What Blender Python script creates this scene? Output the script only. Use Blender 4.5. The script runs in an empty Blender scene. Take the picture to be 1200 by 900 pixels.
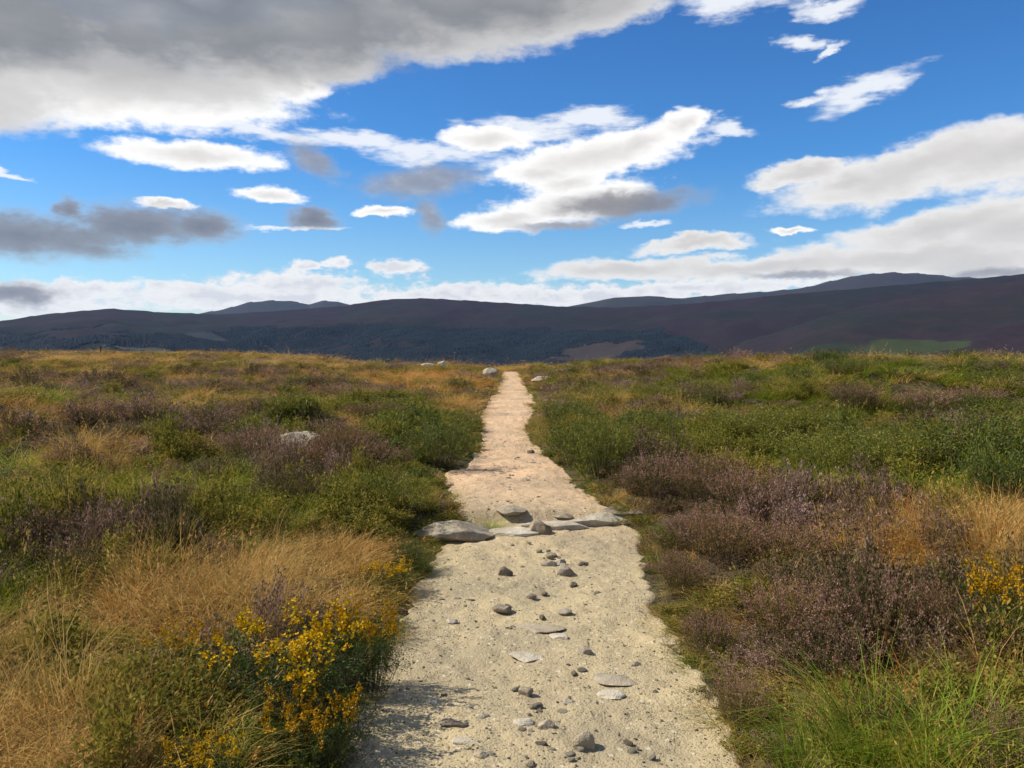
import bpy, math, random
import numpy as np
from mathutils import Vector

random.seed(7)
RNG = np.random.default_rng(7)
scene = bpy.context.scene
COL = scene.collection
R = math.radians

# ------------------------------------------------------------------ camera
FPX, HORIZON, EYE = 942.0, 405.0, 1.6
PITCH = math.atan((450 - HORIZON) / FPX)
cam_d = bpy.data.cameras.new('camera')
cam = bpy.data.objects.new('camera', cam_d)
COL.objects.link(cam)
cam.location = (0, 0, EYE)
cam.rotation_euler = (R(90) - PITCH, 0, 0)
cam_d.sensor_width = 36
cam_d.lens = 36 * FPX / 1200
cam_d.clip_start, cam_d.clip_end = 0.05, 60000
scene.camera = cam


def ray(px, py):
    """direction of a picture point (1200x900) from the eye"""
    x, u = (px - 600) / FPX, -(py - 450) / FPX
    c, s = math.cos(PITCH), math.sin(PITCH)
    return np.array([x, c + u * s, u * c - s])


def at(px, py, z=0.0):
    d = ray(px, py)
    t = (z - EYE) / d[2]
    return d[0] * t, d[1] * t


# ------------------------------------------------------------------ noise
def _hash(i, j, seed):
    h = (i.astype(np.int64) * 374761393 + j.astype(np.int64) * 668265263 + seed * 1442695041) & 0xFFFFFFFF
    h = ((h ^ (h >> 13)) * 1274126177) & 0xFFFFFFFF
    return ((h ^ (h >> 16)) & 0xFFFF) / 65535.0


def vnoise(x, y, seed=0):
    x, y = np.asarray(x, float), np.asarray(y, float)
    i, j = np.floor(x), np.floor(y)
    fx, fy = x - i, y - j
    fx, fy = fx * fx * (3 - 2 * fx), fy * fy * (3 - 2 * fy)
    a, b = _hash(i, j, seed), _hash(i + 1, j, seed)
    c, d = _hash(i, j + 1, seed), _hash(i + 1, j + 1, seed)
    return (a * (1 - fx) + b * fx) * (1 - fy) + (c * (1 - fx) + d * fx) * fy


def fbm(x, y, seed=0, octv=4):
    t, a, n = 0, 0.5, 0
    for o in range(octv):
        t = t + a * vnoise(x * 2 ** o, y * 2 ** o, seed + o * 17)
        n += a
        a *= 0.5
    return t / n


def sstep(a, b, x):
    t = np.clip((np.asarray(x, float) - a) / (b - a), 0, 1)
    return t * t * (3 - 2 * t)


# ------------------------------------------------------------------ the path's plan
STEP_Y = 7.15
_left = [(395, 900), (428, 850), (446, 800), (470, 745), (488, 690), (506, 660), (522, 636),
         (550, 603), (535, 588), (525, 573), (526, 557), (556, 543), (566, 524), (565, 500),
         (569, 480), (575, 470), (583, 460), (587, 450), (590, 444)]
_right = [(872, 900), (838, 850), (808, 805), (790, 765), (766, 720), (757, 690), (752, 660), (750, 628),
          (706, 600), (690, 580), (664, 560), (642, 540), (624, 522), (615, 502), (621, 488), (628, 476),
          (623, 466), (615, 454), (610, 444)]


def _edge(pts):
    out = []
    for px, py in pts:
        z = 0.0 if py > 612 else 0.10
        out.append(at(px, py, z))
    return np.array(out)


EL, ER = _edge(_left), _edge(_right)
EL = np.vstack([[EL[0, 0] - 0.05, -12], [EL[0, 0], 1.0], EL, [-0.6, 47], [-2.2, 56], [-6, 66]])
ER = np.vstack([[ER[0, 0] + 0.05, -12], [ER[0, 0], 1.0], ER, [0.4, 47], [-1.2, 56], [-5, 66]])


def path_edges(y):
    l = np.interp(y, EL[:, 1], EL[:, 0])
    r = np.interp(y, ER[:, 1], ER[:, 0])
    return l, r


def path_u(x, y):
    """0 on the path's middle line, 1 on its edge"""
    l, r = path_edges(y)
    return np.abs(x - (l + r) / 2) / ((r - l) / 2)


def path_gap(x, y):
    """metres outside the path's edge (negative on the path)"""
    l, r = path_edges(y)
    return np.maximum(l - x, x - r)


# ------------------------------------------------------------------ ground height
def H(x, y):
    x, y = np.asarray(x, float), np.asarray(y, float)
    rr = np.hypot(x, y)
    g = path_gap(x, y)
    on = 1 - sstep(-0.05, 0.55, g)                         # 1 on the path
    zp = 0.10 * sstep(STEP_Y - 0.05, STEP_Y + 0.1, y)
    zp = zp + 0.03 * (fbm(x * 1.3, y * 1.3, 5) - 0.5)
    zm = 0.12 + 0.10 * sstep(4, 12, y)
    out = sstep(0.3, 3.0, g)
    zm = zm + out * (0.62 * (fbm(x * 0.35 + 9, y * 0.35, 3) - 0.45) + 0.16 * (fbm(x * 1.1, y * 1.1, 8) - 0.5))
    # the bank that rises to the right of the path, and the moor lifting to the left
    zm = zm + 0.76 * sstep(2.6, 7.5, x) * sstep(12.5, 20.5, y) * (1 - 0.62 * sstep(21, 44, y))
    zm = zm - 0.34 * np.exp(-((x - 6.5) / 2.6) ** 2 - ((y - 11.5) / 2.6) ** 2)
    zm = zm + out * sstep(5, 9, y) * 0.42 * (fbm(x * 0.8 + 3, y * 0.7 + 5, 14, 3) - 0.5)
    zm = zm + 0.35 * sstep(3, 25, -x) * sstep(12, 40, y)
    z = zp * on + zm * (1 - on)
    # the brow: the moor drops to the valley beyond it
    y0 = 41 + 45 * sstep(3, 40, -x) + 14 * sstep(2, 25, x)
    dy = np.maximum(y - y0, 0)
    drop = np.where(dy < 60, 0.0016 * dy ** 2, 0.0016 * 3600 + 0.192 * (dy - 60))
    # behind and to the sides the moor runs on and then falls gently too
    back = np.maximum(np.hypot(np.minimum(y, 0), x * 0.7) - 160, 0)
    drop = drop + np.minimum(0.08 * back, 150)
    drop = 165 * (1 - np.exp(-drop / 165))
    z = z - drop + sstep(150, 900, rr) * 14 * (fbm(x / 260, y / 260, 21) - 0.5)
    return z


def Hs(x, y):
    return float(H(np.array([x]), np.array([y]))[0])


def hit(px, py, top=0.0):
    """where the line of sight meets the ground (raised by top)"""
    d = ray(px, py)
    t = np.geomspace(1.5, 220, 3000)
    x, y, z = d[0] * t, d[1] * t, EYE + d[2] * t
    below = np.nonzero(z < H(x, y) + top)[0]
    k = below[0] if len(below) else np.argmin(z - H(x, y))
    return float(x[k]), float(y[k])


# ------------------------------------------------------------------ mesh and object helpers
def mesh_from(name, verts, faces, mats=(), mat_idx=None, smooth=False):
    """faces: (n,3) or (n,4) array"""
    me = bpy.data.meshes.new(name)
    verts = np.asarray(verts, np.float32)
    faces = np.asarray(faces, np.int32)
    n, k = faces.shape
    me.vertices.add(len(verts))
    me.vertices.foreach_set('co', verts.ravel())
    me.loops.add(n * k)
    me.loops.foreach_set('vertex_index', faces.ravel())
    me.polygons.add(n)
    me.polygons.foreach_set('loop_start', np.arange(0, n * k, k, dtype=np.int32))
    if mat_idx is not None:
        me.polygons.foreach_set('material_index', np.asarray(mat_idx, np.int32))
    me.polygons.foreach_set('use_smooth', np.full(n, smooth, dtype=bool))
    for m in mats:
        me.materials.append(m)
    me.update(calc_edges=True)
    me.validate()
    return me


def link(name, data, parent=None):
    o = bpy.data.objects.new(name, data)
    COL.objects.link(o)
    if parent is not None:
        o.parent = parent
    return o


def tag(o, label=None, cat=None, group=None, kind=None):
    if label: o['label'] = label
    if cat: o['category'] = cat
    if group: o['group'] = group
    if kind: o['kind'] = kind
    return o


def grid_faces(nu, nv):
    i, j = np.meshgrid(np.arange(nu - 1), np.arange(nv - 1), indexing='ij')
    a = (i * nv + j).ravel()
    return np.stack([a, a + nv, a + nv + 1, a + 1], 1)


# ------------------------------------------------------------------ materials
class NT:
    def __init__(self, tree):
        self.t = tree

    def n(self, kind, **kw):
        nd = self.t.nodes.new(kind)
        for k, v in kw.items():
            if k.startswith('i_'):
                key = k[2:]
                nd.inputs[int(key) if key.isdigit() else key.replace('_', ' ')].default_value = v
            else:
                setattr(nd, k, v)
        return nd

    def l(self, a, b):
        self.t.links.new(a, b)

    def math(self, op, a, b=None, c=None, clamp=False):
        nd = self.t.nodes.new('ShaderNodeMath')
        nd.operation, nd.use_clamp = op, clamp
        for k, v in enumerate((a, b, c)):
            if v is None: continue
            if hasattr(v, 'links'): self.l(v, nd.inputs[k])
            else: nd.inputs[k].default_value = v
        return nd.outputs[0]

    def mix(self, f, a, b, blend='MIX'):
        nd = self.t.nodes.new('ShaderNodeMix')
        nd.data_type, nd.blend_type = 'RGBA', blend
        for s, v in ((nd.inputs[0], f), (nd.inputs[6], a), (nd.inputs[7], b)):
            if hasattr(v, 'links'): self.l(v, s)
            else: s.default_value = v if not isinstance(v, tuple) else (tuple(v) + (1,))[:4]
        return nd.outputs[2]

    def ramp(self, f, stops):
        nd = self.t.nodes.new('ShaderNodeValToRGB')
        el = nd.color_ramp.elements
        while len(el) > 1: el.remove(el[-1])
        el[0].position, el[0].color = stops[0][0], (tuple(stops[0][1]) + (1,))[:4]
        for p, c in stops[1:]:
            e = el.new(p)
            e.color = (tuple(c) + (1,))[:4]
        self.l(f, nd.inputs[0])
        return nd.outputs[0]

    def noise(self, scale, detail=4, rough=0.55, vec=None, dim='3D', dist=0.0):
        nd = self.n('ShaderNodeTexNoise', noise_dimensions=dim)
        nd.inputs['Scale'].default_value = scale
        nd.inputs['Detail'].default_value = detail
        nd.inputs['Roughness'].default_value = rough
        nd.inputs['Distortion'].default_value = dist
        if vec is not None: self.l(vec, nd.inputs['Vector'])
        return nd.outputs['Fac']

    def smooth(self, f, a, b):
        nd = self.n('ShaderNodeMapRange', interpolation_type='SMOOTHSTEP')
        nd.inputs[1].default_value, nd.inputs[2].default_value = a, b
        self.l(f, nd.inputs[0])
        return nd.outputs[0]


def new_mat(name):
    m = bpy.data.materials.new(name)
    m.use_nodes = True
    m.node_tree.nodes.clear()
    return m, NT(m.node_tree)


def finish(m, t, color, rough=0.8, spec=0.2, bump=None, bump_d=0.01, bump_s=1.0, transl=0.0):
    out = t.n('ShaderNodeOutputMaterial')
    p = t.n('ShaderNodeBsdfPrincipled')
    p.inputs['Roughness'].default_value = rough
    p.inputs['Specular IOR Level'].default_value = spec
    if hasattr(color, 'links'): t.l(color, p.inputs['Base Color'])
    else: p.inputs['Base Color'].default_value = (*color, 1)
    if bump is not None:
        b = t.n('ShaderNodeBump')
        b.inputs['Strength'].default_value = bump_s
        b.inputs['Distance'].default_value = bump_d
        t.l(bump, b.inputs['Height'])
        t.l(b.outputs[0], p.inputs['Normal'])
    sh = p.outputs[0]
    if transl:
        tr = t.n('ShaderNodeBsdfTranslucent')
        if hasattr(color, 'links'): t.l(color, tr.inputs[0])
        else: tr.inputs[0].default_value = (*color, 1)
        mx = t.n('ShaderNodeMixShader')
        mx.inputs[0].default_value = transl
        t.l(sh, mx.inputs[1]); t.l(tr.outputs[0], mx.inputs[2])
        sh = mx.outputs[0]
    t.l(sh, out.inputs[0])
    return m


def leaf_mat(name, stops, use_tint=False, transl=0.35, spread=0.5, rough=0.75, spec=0.2):
    """leaf colour: one ramp, moved by the plant (tint or random), by the leaf and by a slow patchiness of the moor"""
    m, t = new_mat(name)
    isl = t.n('ShaderNodeNewGeometry').outputs['Random Per Island']
    if use_tint:
        base = t.n('ShaderNodeAttribute', attribute_type='INSTANCER', attribute_name='tint').outputs['Fac']
    else:
        base = t.n('ShaderNodeObjectInfo').outputs['Random']
    w = 0.6 if use_tint else 0.6
    f = t.math('ADD', t.math('MULTIPLY', base, w), t.math('MULTIPLY', isl, spread))
    f = t.math('ADD', f, -0.5 * (w + spread) + 0.5)
    if use_tint:
        f = t.math('ADD', base, t.math('MULTIPLY', t.math('SUBTRACT', isl, 0.5), spread), clamp=True)
    hs = t.n('ShaderNodeHueSaturation')
    hs.inputs['Saturation'].default_value = 1.08
    t.l(t.ramp(f, stops), hs.inputs['Color'])
    c = hs.outputs[0]
    return finish(m, t, c, rough, spec, transl=transl)


M = {}
M['dry_blade'] = leaf_mat('dry grass blades', [(0, (.12, .125, .028)), (.3, (.24, .18, .05)), (.55, (.47, .32, .12)), (.75, (.58, .38, .15)), (1, (.42, .19, .05))], True, .35, .5)
M['green_blade'] = leaf_mat('green grass blades', [(0, (.055, .075, .011)), (.4, (.14, .17, .020)), (.75, (.29, .30, .035)), (1, (.50, .38, .10))], True, .4, .55)
M['heather_leaf'] = leaf_mat('heather foliage', [(0, (.06, .055, .02)), (.5, (.14, .11, .04)), (1, (.28, .18, .07))], False, .25, .7)
M['heather_flower'] = leaf_mat('heather flowers', [(0, (.19, .085, .055)), (.5, (.34, .18, .14)), (1, (.52, .32, .28))], False, .3, .45)
M['heather_stem'] = leaf_mat('heather stems', [(0, (.05, .035, .025)), (1, (.13, .09, .06))], False, .0, .6)
M['leaf_dark'] = leaf_mat('dark shrub leaves', [(0, (.025, .045, .008)), (.5, (.065, .095, .014)), (1, (.17, .17, .03))], False, .3, .6, .6, .3)
M['leaf_mid'] = leaf_mat('green shrub leaves', [(0, (.055, .075, .012)), (.5, (.14, .16, .022)), (1, (.32, .26, .05))], False, .35, .6, .6, .3)
M['leaf_olive'] = leaf_mat('olive ground cover leaves', [(0, (.07, .08, .016)), (.5, (.20, .18, .036)), (1, (.38, .28, .075))], True, .4, .6)
M['heather_cover'] = leaf_mat('heather ground cover', [(0, (.06, .058, .02)), (.4, (.14, .10, .045)), (.75, (.28, .175, .13)), (1, (.42, .28, .24))], True, .3, .75)
M['gorse_flower'] = leaf_mat('gorse flowers', [(0, (.36, .17, .012)), (.5, (.52, .29, .015)), (1, (.66, .43, .03))], False, .25, .6)
M['wood'] = leaf_mat('woody stems', [(0, (.05, .04, .028)), (1, (.12, .095, .065))], False, 0, .6)


def peat_mat():
    m, t = new_mat('peat and moss')
    tc = t.n('ShaderNodeNewGeometry').outputs['Position']
    a = t.noise(0.35, 5, .6, tc)
    b = t.noise(9, 4, .6, tc)
    c = t.ramp(a, [(.3, (.045, .036, .02)), (.5, (.085, .07, .026)), (.7, (.075, .085, .026))])
    c = t.mix(t.smooth(b, .4, .65), c, (.03, .022, .014))
    return finish(m, t, c, .95, .1, b, .06)


def path_mat():
    m, t = new_mat('granite grit path')
    P = t.n('ShaderNodeNewGeometry').outputs['Position']
    big = t.noise(0.9, 5, .6, P)
    mid = t.noise(6, 5, .65, P)
    fine = t.noise(60, 3, .7, P)
    v = t.n('ShaderNodeTexVoronoi'); v.inputs['Scale'].default_value = 85; t.l(P, v.inputs['Vector'])
    v2 = t.n('ShaderNodeTexVoronoi'); v2.inputs['Scale'].default_value = 32; t.l(P, v2.inputs['Vector'])
    sep = t.n('ShaderNodeSeparateXYZ'); t.l(P, sep.inputs[0])
    far = t.smooth(sep.outputs[1], 5.5, 9.5)                 # the upper stretch is pinker grit
    base = t.mix(far, (.44, .352, .200), (.62, .415, .245))
    c = t.mix(t.smooth(big, .35, .68), base, t.mix(far, (.31, .255, .16), (.45, .315, .195)))
    damp = t.noise(.55, 6, .7, P, dist=.6)
    c = t.mix(t.math('MULTIPLY', t.smooth(damp, .52, .70), .45), c, (.25, .20, .125))
    c = t.mix(t.math('MULTIPLY', t.smooth(mid, .5, .72), .55), c, (.28, .23, .14))
    c = t.mix(t.math('MULTIPLY', t.smooth(fine, .54, .7), .4), c, (.20, .165, .10))
    cell = t.n('ShaderNodeSeparateColor'); t.l(v2.outputs['Color'], cell.inputs[0])
    c = t.mix(t.math('MULTIPLY', t.math('GREATER_THAN', cell.outputs[0], .86), t.math('MULTIPLY', t.math('LESS_THAN', v2.outputs['Distance'], .36), .6)), c, (.19, .16, .11))
    c = t.mix(t.math('MULTIPLY', t.math('GREATER_THAN', cell.outputs[1], .86), t.math('MULTIPLY', t.math('LESS_THAN', v2.outputs['Distance'], .36), .6)), c, (.58, .50, .36))
    h = t.math('ADD', t.math('MULTIPLY', mid, 1.2), t.math('MULTIPLY', fine, .5))
    h = t.math('SUBTRACT', h, t.math('MULTIPLY', v.outputs['Distance'], .2))
    h = t.math('SUBTRACT', h, t.math('MULTIPLY', v2.outputs['Distance'], .12))
    return finish(m, t, c, .95, .15, h, .016, 1.0)


def stone_mat(name, lo, hi, lichen=(.45, .45, .36)):
    m, t = new_mat(name)
    tc = t.n('ShaderNodeTexCoord').outputs['Object']
    rnd = t.n('ShaderNodeObjectInfo').outputs['Random']
    off = t.n('ShaderNodeVectorMath', operation='ADD')
    t.l(tc, off.inputs[0]); t.l(rnd, off.inputs[1])
    V = off.outputs[0]
    a = t.noise(7, 5, .6, V)
    s = t.noise(160, 2, .6, V)
    l = t.noise(14, 4, .6, V)
    c = t.ramp(a, [(.3, lo), (.7, hi)])
    c = t.mix(t.math('MULTIPLY', t.smooth(s, .55, .7), .6), c, (.08, .075, .07))
    c = t.mix(t.math('MULTIPLY', t.smooth(l, .58, .66), .6), c, lichen)
    grit = t.noise(4.5, 6, .7, V)
    c = t.mix(t.math('MULTIPLY', t.smooth(grit, .46, .62), .65), c, (.40, .325, .20))
    c = t.mix(t.math('MULTIPLY', t.math('SUBTRACT', rnd, .5), .4), c, (.6, .55, .45))
    return finish(m, t, c, .85, .25, t.math('ADD', a, t.math('MULTIPLY', s, .2)), .03)


M['peat'] = peat_mat()
M['path'] = path_mat()
M['stone_grey'] = stone_mat('grey granite', (.20, .165, .115), (.43, .355, .245))
M['stone_pale'] = stone_mat('pale granite', (.36, .31, .22), (.58, .51, .39), (.62, .57, .46))
M['stone_dark'] = stone_mat('dark schist', (.11, .088, .062), (.27, .215, .145), (.33, .29, .22))

# ------------------------------------------------------------------ ground sheet
def polar_sheet():
    az_f = np.linspace(R(-52), R(52), 421)
    az_b = np.linspace(R(52), R(308), 80)[1:-1]
    az = np.concatenate([az_f, az_b])
    r = np.concatenate([[0.02], np.linspace(.5, 12, 116), np.geomspace(12.15, 140, 150), np.geomspace(145, 9000, 60)])
    A, RR = np.meshgrid(az, r, indexing='ij')
    x, y = np.sin(A) * RR, np.cos(A) * RR
    z = H(x, y)
    g = path_gap(x, y)
    z = z - 0.03 * (1 - sstep(-0.12, 0.0, g)) * (y < 66)          # bed under the path's sheet
    nu, nv = A.shape
    f = grid_faces(nu, nv)
    last = np.arange(nv - 1) + (nu - 1) * nv
    first = np.arange(nv - 1)
    f = np.vstack([f, np.stack([last, first, first + 1, last + 1], 1)])
    return np.stack([x, y, z], -1).reshape(-1, 3), f[:, ::-1]


v, f = polar_sheet()
ground = link('ground', mesh_from('ground', v, f, [M['peat']], smooth=True))
tag(ground, 'dark peaty moorland ground under the heather and grass', 'ground', kind='structure')

ys = np.concatenate([np.linspace(-6, 1.8, 60), np.linspace(1.85, 11, 460), np.geomspace(11.03, 64, 300)])
us = np.linspace(-1, 1, 81)
Y, U = np.meshgrid(ys, us, indexing='ij')
l, r = path_edges(Y)
wig = 0.16 * (fbm(Y * 1.7, U * 0 + 3.1, 31) - 0.5) + 0.10 * (fbm(Y * 7, U * 0, 37) - 0.5)
l2, r2 = l - 0.06 + wig, r + 0.06 + wig[:, ::-1] * -1
X = l2 + (r2 - l2) * (U + 1) / 2
Z = H(X, Y) + 0.012 - 0.06 * sstep(0.93, 1.0, np.abs(U))
Z += 0.06 * (fbm(X * 3.2, Y * 3.2, 41) - 0.5) + 0.018 * (fbm(X * 19, Y * 19, 43, 3) - 0.5)
path = link('path', mesh_from('path', np.stack([X, Y, Z], -1).reshape(-1, 3), grid_faces(len(ys), len(us))[:, ::-1], [M['path']], smooth=True))
tag(path, 'pale sandy gravel footpath running up the middle of the moor', 'path', kind='structure')


def surf(x, y):
    """height one stands on: ground or path"""
    z = H(np.array([x]), np.array([y]))
    return float(z[0]) + (0.012 if path_gap(np.array([x]), np.array([y]))[0] < 0 else 0)


# ------------------------------------------------------------------ plant building blocks
def frame_of(d):
    d = d / (np.linalg.norm(d, axis=1, keepdims=True) + 1e-9)
    up = np.where(np.abs(d[:, 2:3]) > 0.95, np.array([[1., 0, 0]]), np.array([[0, 0, 1.]]))
    s = np.cross(d, up)
    s /= np.linalg.norm(s, axis=1, keepdims=True) + 1e-9
    return d, s, np.cross(s, d)


def leaf_quads(p, d, length, width, rng, roll=True):
    """diamond leaves from points p along d"""
    n = len(p)
    d, s, b = frame_of(d)
    a = rng.uniform(0, 2 * np.pi, n)[:, None] if roll else np.zeros((n, 1))
    side = s * np.cos(a) + b * np.sin(a)
    L = np.broadcast_to(np.asarray(length, float).reshape(-1, 1), (n, 1))
    W = np.broadcast_to(np.asarray(width, float).reshape(-1, 1), (n, 1))
    v = np.stack([p, p + d * L * .5 + side * W * .5, p + d * L, p + d * L * .5 - side * W * .5], 1)
    f = np.arange(4 * n).reshape(n, 4)
    return v.reshape(-1, 3), f


def blade_quads(p, az, h, lean, droop, w, segs, rng):
    """grass blades: ribbons that rise, lean and bow over"""
    n = len(p)
    t = np.linspace(0, 1, segs + 1)[None, :, None]
    h, lean, droop, w = (np.asarray(q, float).reshape(-1, 1, 1) for q in (h, lean, droop, w))
    out = np.stack([np.sin(az), np.cos(az), np.zeros(n)], 1)[:, None, :]
    tw = rng.uniform(-1.2, 1.2, n) + az + np.pi / 2
    side = np.stack([np.sin(tw), np.cos(tw), np.zeros(n)], 1)[:, None, :]
    c = p[:, None, :] + out * h * (lean * t + droop * t ** 2) + np.array([0, 0, 1.]) * h * (t - 0.55 * droop * t ** 2.4)
    ww = w * (1 - t ** 1.5 * .92) * .5
    v = np.stack([c - side * ww, c + side * ww], 2).reshape(-1, 3)
    m = (segs + 1) * 2
    k = np.arange(segs)
    q = np.stack([2 * k, 2 * k + 1, 2 * k + 3, 2 * k + 2], 1)
    f = (np.arange(n)[:, None, None] * m + q[None]).reshape(-1, 4)
    return v, f, c[:, -1, :]


def join(parts):
    vs, fs, ms, o = [], [], [], 0
    for v, f, m in parts:
        vs.append(v); fs.append(f + o); ms.append(np.full(len(f), m)); o += len(v)
    return np.vstack(vs), np.vstack(fs), np.concatenate(ms)


def disc(n, rad, rng):
    a, q = rng.uniform(0, 2 * np.pi, n), rad * np.sqrt(rng.uniform(0, 1, n))
    return np.stack([q * np.cos(a), q * np.sin(a), np.zeros(n) - .02], 1), a, q


def grass_mesh(name, seed, n, rad, h, droop, w, mat, heads=0, lean=.35):
    rng = np.random.default_rng(seed)
    p, a, q = disc(n, rad, rng)
    az = np.arctan2(p[:, 0], p[:, 1]) + rng.normal(0, .9, n)
    hh = h * rng.uniform(.45, 1.15, n)
    v, f, tip = blade_quads(p, az, hh, rng.uniform(0, lean, n), droop * rng.uniform(.3, 1.3, n), w * rng.uniform(.6, 1.3, n), 4, rng)
    parts = [(v, f, 0)]
    if heads:
        k = rng.integers(0, n, heads)
        tp = np.repeat(tip[k], 7, 0) + rng.normal(0, .008, (heads * 7, 3)) + np.array([0, 0, 1]) * rng.uniform(-.05, .02, (heads * 7, 1))
        d = np.repeat(np.stack([np.sin(az[k]), np.cos(az[k]), np.full(heads, 1.2)], 1), 7, 0) + rng.normal(0, .45, (heads * 7, 3))
        lv, lf = leaf_quads(tp, d, .022, .006, rng)
        parts.append((lv, lf, 0))
    v, f, m = join(parts)
    return mesh_from(name, v, f, [mat])


def stems(n, rad, height, rng, lump=.25, lean=.5, power=.5):
    """woody stems of a domed plant: bases, tips"""
    p, a, q = disc(n, rad * .62, rng)
    ln = lump * (fbm(p[:, 0] * 3 / rad + 7 * rng.random(), p[:, 1] * 3 / rad, int(rng.integers(1e6))) - .5) * 2
    dome = np.maximum(1 - (q / rad) ** 2, .05) ** power * (1 + ln)
    tip = p * 1.0
    tip[:, :2] = p[:, :2] * (1.15 + .7 * lean * rng.uniform(.4, 1.1, (n, 1))) + rng.normal(0, .10 * height, (n, 2))
    tip[:, 2] = height * dome * rng.uniform(.72, 1.12, n)
    base = p * np.array([.5, .5, 1])
    return base, tip


def along(base, tip, k, t0, t1, rng):
    n = len(base)
    t = rng.uniform(t0, t1, (n, k, 1))
    bend = np.array([0, 0, 1.]) * .12 * np.linalg.norm(tip - base, axis=1)[:, None, None] * np.sin(t * np.pi)
    return (base[:, None] + (tip - base)[:, None] * t + bend).reshape(-1, 3), np.repeat(tip - base, k, 0), t.reshape(-1)


def stem_mesh_data(base, tip, w, rng):
    d = tip - base
    L = np.linalg.norm(d, axis=1)
    az = np.arctan2(d[:, 0], d[:, 1])
    v, f, _ = blade_quads(base, az, np.maximum(d[:, 2], .02), np.hypot(d[:, 0], d[:, 1]) / np.maximum(d[:, 2], .02), np.zeros(len(base)), np.full(len(base), w), 2, rng)
    return v, f


def heather_data(seed, n, rad, height, leaf=(.016, .006), k=22, kf=14):
    rng = np.random.default_rng(seed)
    base, tip = stems(n, rad, height, rng)
    sv, sf = stem_mesh_data(base, tip, .004, rng)
    p, d, t = along(base, tip, k, .25, .95, rng)
    d = d / np.linalg.norm(d, axis=1, keepdims=True) + rng.normal(0, .6, d.shape)
    lv, lf = leaf_quads(p + rng.normal(0, .010, p.shape), d, leaf[0] * rng.uniform(.7, 1.6, len(p)), leaf[1], rng)
    keep = rng.random(n) < .55
    p, d, t = along(base[keep], tip[keep], kf, .70, 1.03, rng)
    d = d / np.linalg.norm(d, axis=1, keepdims=True) + rng.normal(0, .55, d.shape)
    fv, ff = leaf_quads(p + rng.normal(0, .007, p.shape), d, .012 * rng.uniform(.8, 1.5, len(p)), .008, rng)
    return (sv, sf), (lv, lf), (fv, ff)


def shrub_data(seed, n, rad, height, leaf, k, flowers=0, lump=.35, power=.45):
    rng = np.random.default_rng(seed)
    base, tip = stems(n, rad, height, rng, lump, .7, power)
    # side twigs
    m = 3
    ti = rng.uniform(.35, .9, (n, m, 1))
    tb = (base[:, None] + (tip - base)[:, None] * ti).reshape(-1, 3)
    tt = tb + rng.normal(0, .16 * height, tb.shape) + np.array([0, 0, .16 * height])
    B, T = np.vstack([base, tb]), np.vstack([tip, tt])
    sv, sf = stem_mesh_data(base, tip, .006, rng)
    tv, tf = stem_mesh_data(tb, tt, .003, rng)
    sv, sf, _ = join([(sv, sf, 0), (tv, tf, 0)])
    p, d, t = along(B, T, k, .1, 1.02, rng)
    d = d / (np.linalg.norm(d, axis=1, keepdims=True) + 1e-6) + rng.normal(0, .75, d.shape)
    lv, lf = leaf_quads(p + rng.normal(0, leaf[0] * .4, p.shape), d, leaf[0] * rng.uniform(.6, 1.4, len(p)), leaf[1] * rng.uniform(.7, 1.3, len(p)), rng)
    fl = None
    if flowers:
        w = T[:, 2] / height + .5 * fbm(T[:, 0] * 6 / rad + 3, T[:, 1] * 6 / rad, seed + 3, 2)
        ids = np.repeat(np.argsort(-w)[:flowers], 16)          # flower spikes on the topmost twigs
        tt = rng.uniform(.55, 1.08, len(ids))[:, None]
        c = B[ids] + (T[ids] - B[ids]) * tt + rng.normal(0, .013, (len(ids), 3)) + np.array([0, 0, .015])
        c = np.repeat(c, 3, 0)
        fd = rng.normal(0, 1, c.shape) + np.array([0, 0, .5])
        fl = leaf_quads(c, fd, .017 * rng.uniform(.7, 1.3, len(c)), .013, rng)
    return (sv, sf), (lv, lf), fl


# ------------------------------------------------------------------ scattered cover (nobody could count it)
proto_col = bpy.data.collections.new('plant_kinds')       # not linked to the scene: only read by the geometry nodes


def proto(name, me):
    o = bpy.data.objects.new(name, me)
    proto_col.objects.link(o)
    return o


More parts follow.
